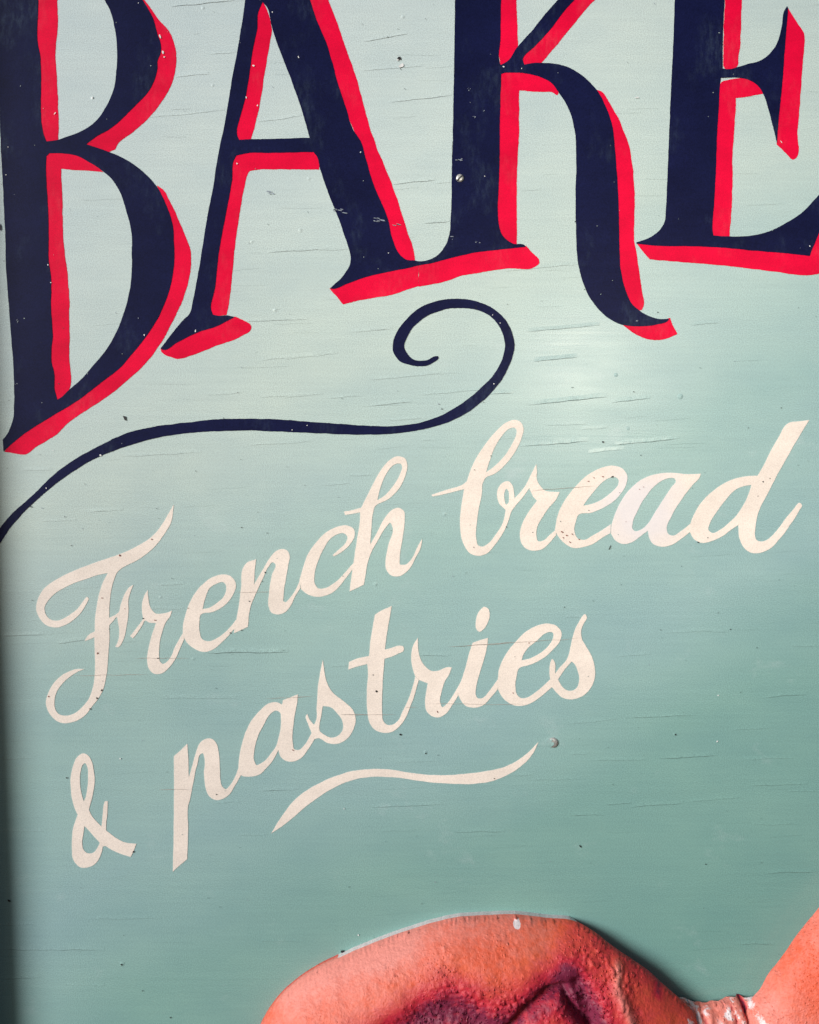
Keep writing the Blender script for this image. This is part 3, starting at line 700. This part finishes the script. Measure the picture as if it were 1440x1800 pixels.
bp = nt.nodes.new('ShaderNodeBump')
bp.inputs['Strength'].default_value = 0.85
bp.inputs['Distance'].default_value = 0.0034
nt.links.new(hh, bp.inputs['Height'])
nt.links.new(bp.outputs[0], b.inputs['Normal'])
M['plaster'] = m


def seg_dist(p, path):
    best = 1e9
    for a, c_ in zip(path, path[1:]):
        ax, ay, bx, by = a[0], a[1], c_[0], c_[1]
        dx, dy = bx - ax, by - ay
        t_ = max(0, min(1, ((p.x - ax) * dx + (p.y - ay) * dy) / max(dx * dx + dy * dy, 1e-9)))
        best = min(best, math.hypot(p.x - ax - t_ * dx, p.y - ay - t_ * dy))
    return best


def gauss(d, s):
    return math.exp(-(d / s) ** 2)


def relief_part(name, outline, hfun, wall, step, label, under):
    """a moulded piece: straight wall of `wall` metres round its outline, then the modelled face"""
    loop = smooth(parse(outline), 4, 0.4, 400 + len(name))
    xs = [p.x for p in loop]
    ys = [p.y for p in loop]
    pts = list(loop)
    rr = random.Random(5)
    cell = {}
    for p in loop[::2]:
        cell.setdefault((int(p.x // 160), int(p.y // 160)), []).append(p)
    y = min(ys)
    while y < max(ys):
        x = min(xs)
        while x < max(xs):
            q = Vector((x + rr.uniform(-.3, .3) * step, y + rr.uniform(-.3, .3) * step))
            if inside(q, loop):
                pts.append(q)
            x += step
        y += step
    closed = [(p.x, p.y) for p in loop] + [(loop[0].x, loop[0].y)]
    closed = closed[::2] + [closed[-1]]
    keep = list(loop)
    dists = [0.0] * len(loop)
    for q in pts[len(loop):]:
        near = []
        cx, cy = int(q.x // 160), int(q.y // 160)
        for i in (-1, 0, 1):
            for j in (-1, 0, 1):
                near += cell.get((cx + i, cy + j), [])
        d = min((math.hypot(q.x - p.x, q.y - p.y) for p in near), default=None)
        if d is None:
            d = seg_dist(q, closed[::4])
        if d > step * 0.55:
            keep.append(q)
            dists.append(d)
    n = len(loop)
    v2, e2, f2, ov, *_ = delaunay_2d_cdt(keep, [(i, (i + 1) % n) for i in range(n)], [], 1, 1e-4)
    bm = bmesh.new()
    lay = bm.loops.layers.float_color.new('pigment')
    cols = {}
    vs = []
    off = relief.location
    for i, p in enumerate(v2):
        d = dists[ov[i][0]] if ov[i] else 0.0
        h, c_ = hfun(p, d)
        v_ = bm.verts.new(P(p.x, p.y, wall + h) - off)
        vs.append(v_)
        cols[v_] = c_
    for f in f2:
        try:
            bm.faces.new([vs[i] for i in f])
        except ValueError:
            pass
    for f in bm.faces:
        f.normal_update()
        if f.normal.y > 0:
            f.normal_flip()
        f.smooth = True
    rim = [e for e in bm.edges if len(e.link_faces) == 1]
    low = {}
    inw = {}
    for e in rim:
        e.smooth = False
    for e in rim:                                        # which way is inwards, along the rim
        a, bq = e.verts
        ed = bq.co - a.co
        pr = Vector((-ed.z, 0, ed.x)).normalized()
        cen = e.link_faces[0].calc_center_median()
        if pr.dot(cen - a.co) < 0:
            pr = -pr
        for v_ in e.verts:
            inw[v_] = inw.get(v_, Vector()) + pr
    for e in rim:
        for v_ in e.verts:
            if v_ not in low:
                u_ = under(v_.co.x / S + 960) * S        # the moulding is undercut where it meets the board
                q = inw[v_].normalized() * u_
                nv = bm.verts.new(Vector((v_.co.x + q.x, -0.0 - off.y, v_.co.z + q.z)))
                low[v_] = nv
                k = 0.45 + 0.3 * noise.noise(Vector((v_.co.x * 30, v_.co.z * 30, 3)))
                cols[nv] = (0.5, 0.3, k - .15, 1) if name != 'lobe' else (0.1, 0.5, 0, 1)
    for e in rim:
        f = e.link_faces[0]
        for l in f.loops:
            if l.edge == e:
                a, bq = l.vert, l.link_loop_next.vert
        wf = bm.faces.new((bq, a, low[a], low[bq]))
        gx = a.co.x / S + 960
        if name == 'lobe' and 590 + 60 * noise.noise(Vector((gx * .02, 0, 0))) < gx < 1014:
            wf.material_index = 1                        # bare plaster along the cut edge
    for f in bm.faces:
        for l in f.loops:
            l[lay] = cols[l.vert]
    o = mesh_obj(name, bm, ['plaster', 'bare_plaster'] if name == 'lobe' else ['plaster'], relief)
    o['label'] = label
    return o


G1 = [(644, 1798), (692, 1771), (744, 1747), (786, 1727), (822, 1736), (843, 1779)]
G2 = [(862, 1784), (890, 1750), (918, 1720), (949, 1699), (977, 1695), (987, 1722), (1013, 1750), (1027, 1788)]
G3 = [(985, 1677), (947, 1696)]


def lobe_h(p, d):
    back = min(1, max(0, (p.x - 985) / 110))            # the right shoulder falls away to a high rim
    R = 150.0 - 10.0 * back
    u = min(1, d / R)
    h = 0.046 * math.sqrt(max(0, 1 - (1 - u) ** 2)) ** 1.3
    h = h * (1 - .25 * back) + 0.011 * back * back * (3 - 2 * back)
    d1, d2 = seg_dist(p, G1), seg_dist(p, G2)
    # hollows of the fold and the rolled tongue inside it
    h -= 0.009 * gauss(d1, 30) + 0.010 * gauss(d2, 7) + 0.006 * gauss(d2, 22)
    h -= 0.010 * gauss(seg_dist(p, [(1002, 1692), (1019, 1722), (1026, 1760)]), 15)
    n_ = lambda k_, z_: noise.noise(Vector((p.x * k_, p.y * k_, z_)))
    bumps = n_(.02, 1) * 0.0020 + n_(.06, 4) * 0.0006
    m_ = min(1, max(0, (p.x - 600) / 240 + .5 * (p.y - 1685) / 70)) * min(1, max(0, (p.y - 1608) / 30)) * (0.25 + 0.75 * min(1, max(0, n_(.013, 7) * 3 + .55)))
    m_ *= 1 - .9 * back * min(1, max(0, (p.x - 1105) / 25))
    m_ = max(0, min(1, m_))
    peb = (.7 * max(0, n_(.17, 9) - .16) + max(0, n_(.30, 2) - .18)) * 0.0085
    h += bumps * min(1, d / 25) + peb * m_ * min(1, d / 20)
    # crusty ridge down the right shoulder
    ridge = gauss(seg_dist(p, [(1072, 1667), (1066, 1699), (1079, 1727), (1090, 1750)]), 9)
    h += 0.0045 * ridge * (.4 + abs(n_(.12, 3)) * 1.6)
    # paint: pink dry-brushed along the upper left shoulder, red to plum glaze in and round the folds
    pink = 0.10 + 0.34 * min(1, max(0, (900 - p.x) / 250)) + 0.75 * gauss(seg_dist(p, [(512, 1722), (555, 1692), (654, 1648), (701, 1626)]), 30) + .55 * gauss(seg_dist(p, [(663, 1637), (758, 1604), (871, 1590)]), 36)
    pink += 0.40 * gauss(math.hypot(p.x - 930, p.y - 1618), 45) + 0.8 * ridge
    red = 0.80 * gauss(seg_dist(p, [(729, 1765), (772, 1733), (810, 1718), (843, 1750)]), 40) + 0.75 * gauss(d2, 30)
    red += 0.62 * gauss(seg_dist(p, [(644, 1788), (777, 1715), (852, 1750), (947, 1694), (994, 1677), (1041, 1741)]), 50)
    red += 0.9 * gauss(seg_dist(p, [(985, 1673), (1005, 1699), (1022, 1750)]), 20) + 0.35 * gauss(math.hypot(p.x - 937, p.y - 1746), 34)
    red += 0.30 * gauss(d1, 30) + 0.36 * gauss(seg_dist(p, [(1041, 1609), (1103, 1689), (1126, 1741)]), 60) * (1 - ridge)  # last term paints shade onto the right shoulder, turned from the sun
    red += 0.7 * gauss(seg_dist(p, [(1136, 1682), (1151, 1696), (1141, 1713)]), 8) + .35 * gauss(d, 22) * back  # last term darkens the right rim in the paint likewise
    red = 1.22 * (1 - math.exp(-1.05 * red))
    white = 1.6 * gauss(math.hypot((p.x - 905) * .8, p.y - 1609), 5.5) + 1.3 * gauss(math.hypot(p.x - 969, (p.y - 1749) * 1.4), 7)
    white += 0.55 * gauss(math.hypot(p.x - 1198, (p.y - 1780) * .5), 16)
    return h, (pink, red, white, m_)


def arm_h(p, d):
    u = min(1, d / 120.0)
    n_ = lambda k_, z_: noise.noise(Vector((p.x * k_, p.y * k_, z_)))
    h = 0.032 * math.sqrt(max(0, 1 - (1 - u) ** 2)) + n_(.03, 2) * 0.0022 * min(1, d / 30)
    h += max(0, n_(.16, 5) - .1) * 0.0024 * min(1, d / 20)
    pink = 0.80 - 0.75 * gauss(math.hypot(p.x - 1412, (p.y - 1684) * .8), 62)
    white = 0.52 * gauss(seg_dist(p, [(1296, 1738), (1331, 1776), (1424, 1800)]), 13)
    return h, (pink, 0.10 + 0.14 * n_(.025, 8), white, .35)


def neck_h(p, d):
    u = min(1, d / 40.0)
    n_ = lambda k_, z_: noise.noise(Vector((p.x * k_, p.y * k_, z_)))
    h = 0.016 * math.sqrt(max(0, 1 - (1 - u) ** 2)) + n_(.07, 6) * 0.0026 + n_(.2, 3) * .0012
    dark = 0.0
    for cx, w_, k_ in ((1300, 4.0, 1.0), (1276, 2.5, .5), (1225, 2.5, .45)):
        q = gauss(p.x - cx - (p.y - 1760) * .25 - 6 * n_(.06, cx), w_)
        h -= 0.009 * k_ * q
        dark += 1.3 * k_ * q
    dark += .9 * gauss(math.hypot(p.x - 1338, p.y - 1773), 7)
    return h, (0.85, dark, 0.40 + 0.35 * n_(.045, 2) + .25 * gauss(p.x - 1317, 12) + .25 * gauss(p.x - 1210, 16) - dark, .5)


LOBE = '''448,1830 458,1800 467,1782 487,1753 516,1724.5 555.6,1697 602.5,1674 653,1652 711,1630.6 758,1616 801,1606 855,1602 909,1601 958,1607 1012,1613 1035.6,1623.6 1067,1645 1102,1668 1133,1690 1160,1715 1187,1738
 1207,1758 1219,1790 1222,1850 1200,1930 1130,2010 1000,2060 800,2070 600,2030 480,1940 450,1880'''
ARM = '''1312.5,1740.2 1325.8,1725.4 1337.6,1702.8 1364.2,1668.3 1390.8,1629.9 1413.9,1601.3 1429.2,1582.1 1464.7,1538.3 1517.8,1491.0 1586.8,1465.4 1645.9,1481.2 1675.4,1540.2 1665.6,1628.9 1626.2,1727.4 1557.2,1835.8 1478.5,1914.5 1389.8,1944.1 1320.8,1914.5 1297.2,1845.6 1299.2,1776.7'''
NECK = '''1192.4,1745.6 1222.2,1756.0 1253.0,1752.2 1291.7,1745.6 1303.6,1747.6 1317.0,1744.6 1340.3,1763.5 1335.3,1842.9 1315.5,1912.3 1256.0,1932.2 1196.4,1912.3 1176.5,1833.0'''
relief_part('lobe', LOBE, lobe_h, 0.007, 3.4, 'rounded orange lobe with plum-coloured folds', lambda x: 0 + 14 * min(1, max(0, (x - 1000) / 50)))
relief_part('arm', ARM, arm_h, 0.013, 5.5, 'pink-orange arm rising to the right', lambda x: 20)
relief_part('neck', NECK, neck_h, 0.006, 4.2, 'low cracked whitish-pink neck between the lobe and the arm', lambda x: 10)

# ------------------------------------------------------------------ light
w = bpy.data.worlds.new('World')
sc.world = w
w.use_nodes = True
nt = w.node_tree
bg = nt.nodes['Background']
sky = nt.nodes.new('ShaderNodeTexSky')
sky.sky_type = 'NISHITA'
sky.sun_disc = False
nt.links.new(sky.outputs[0], bg.inputs[0])
bg.inputs[1].default_value = 0.05

to_sun = Vector((-0.72, -0.62, 0.27)).normalized()
el = math.asin(to_sun.z)
sky.sun_elevation = el
sky.sun_rotation = math.atan2(to_sun.x, to_sun.y)
sun = bpy.data.lights.new('sun', 'SUN')
sun.energy = 3.6
sun.angle = math.radians(24)
sun.color = (1.0, 0.995, 1.0)
so = bpy.data.objects.new('sun', sun)
col.objects.link(so)
so.rotation_euler = to_sun.to_track_quat('Z', 'Y').to_euler()

# the warm lamp whose soft reflection shows in the enamel right of the flourish
gp = P(1035, 672)
cam_at = Vector((0, -0.8, 0))
ray = gp - cam_at
ray.y = -ray.y
lamp_at = gp + ray.normalized() * 1.35
la = bpy.data.lights.new('lamp', 'SPOT')
la.spot_size = math.radians(38)
la.spot_blend = 1.0
la.shadow_soft_size = 0.10
la.energy = 21.0
la.color = (1.0, 0.90, 0.74)
lo = bpy.data.objects.new('lamp', la)
col.objects.link(lo)
lo.location = lamp_at
lo.rotation_euler = (lamp_at - gp).to_track_quat('Z', 'Y').to_euler()

# ------------------------------------------------------------------ camera
cam = bpy.data.cameras.new('camera')
cam.sensor_fit = 'VERTICAL'
cam.sensor_height = 24
cam.lens = 24 * 0.8 / 0.9
cam.clip_start = 0.02
cam.clip_end = 100
co = bpy.data.objects.new('camera', cam)
col.objects.link(co)
co.location = cam_at
co.rotation_euler = (math.pi / 2, 0, 0)
sc.camera = co

vs_ = sc.view_settings
vs_.view_transform = 'Standard'
vs_.look = 'None'
vs_.gamma = 1
vs_.use_curve_mapping = False
vs_.exposure = 0
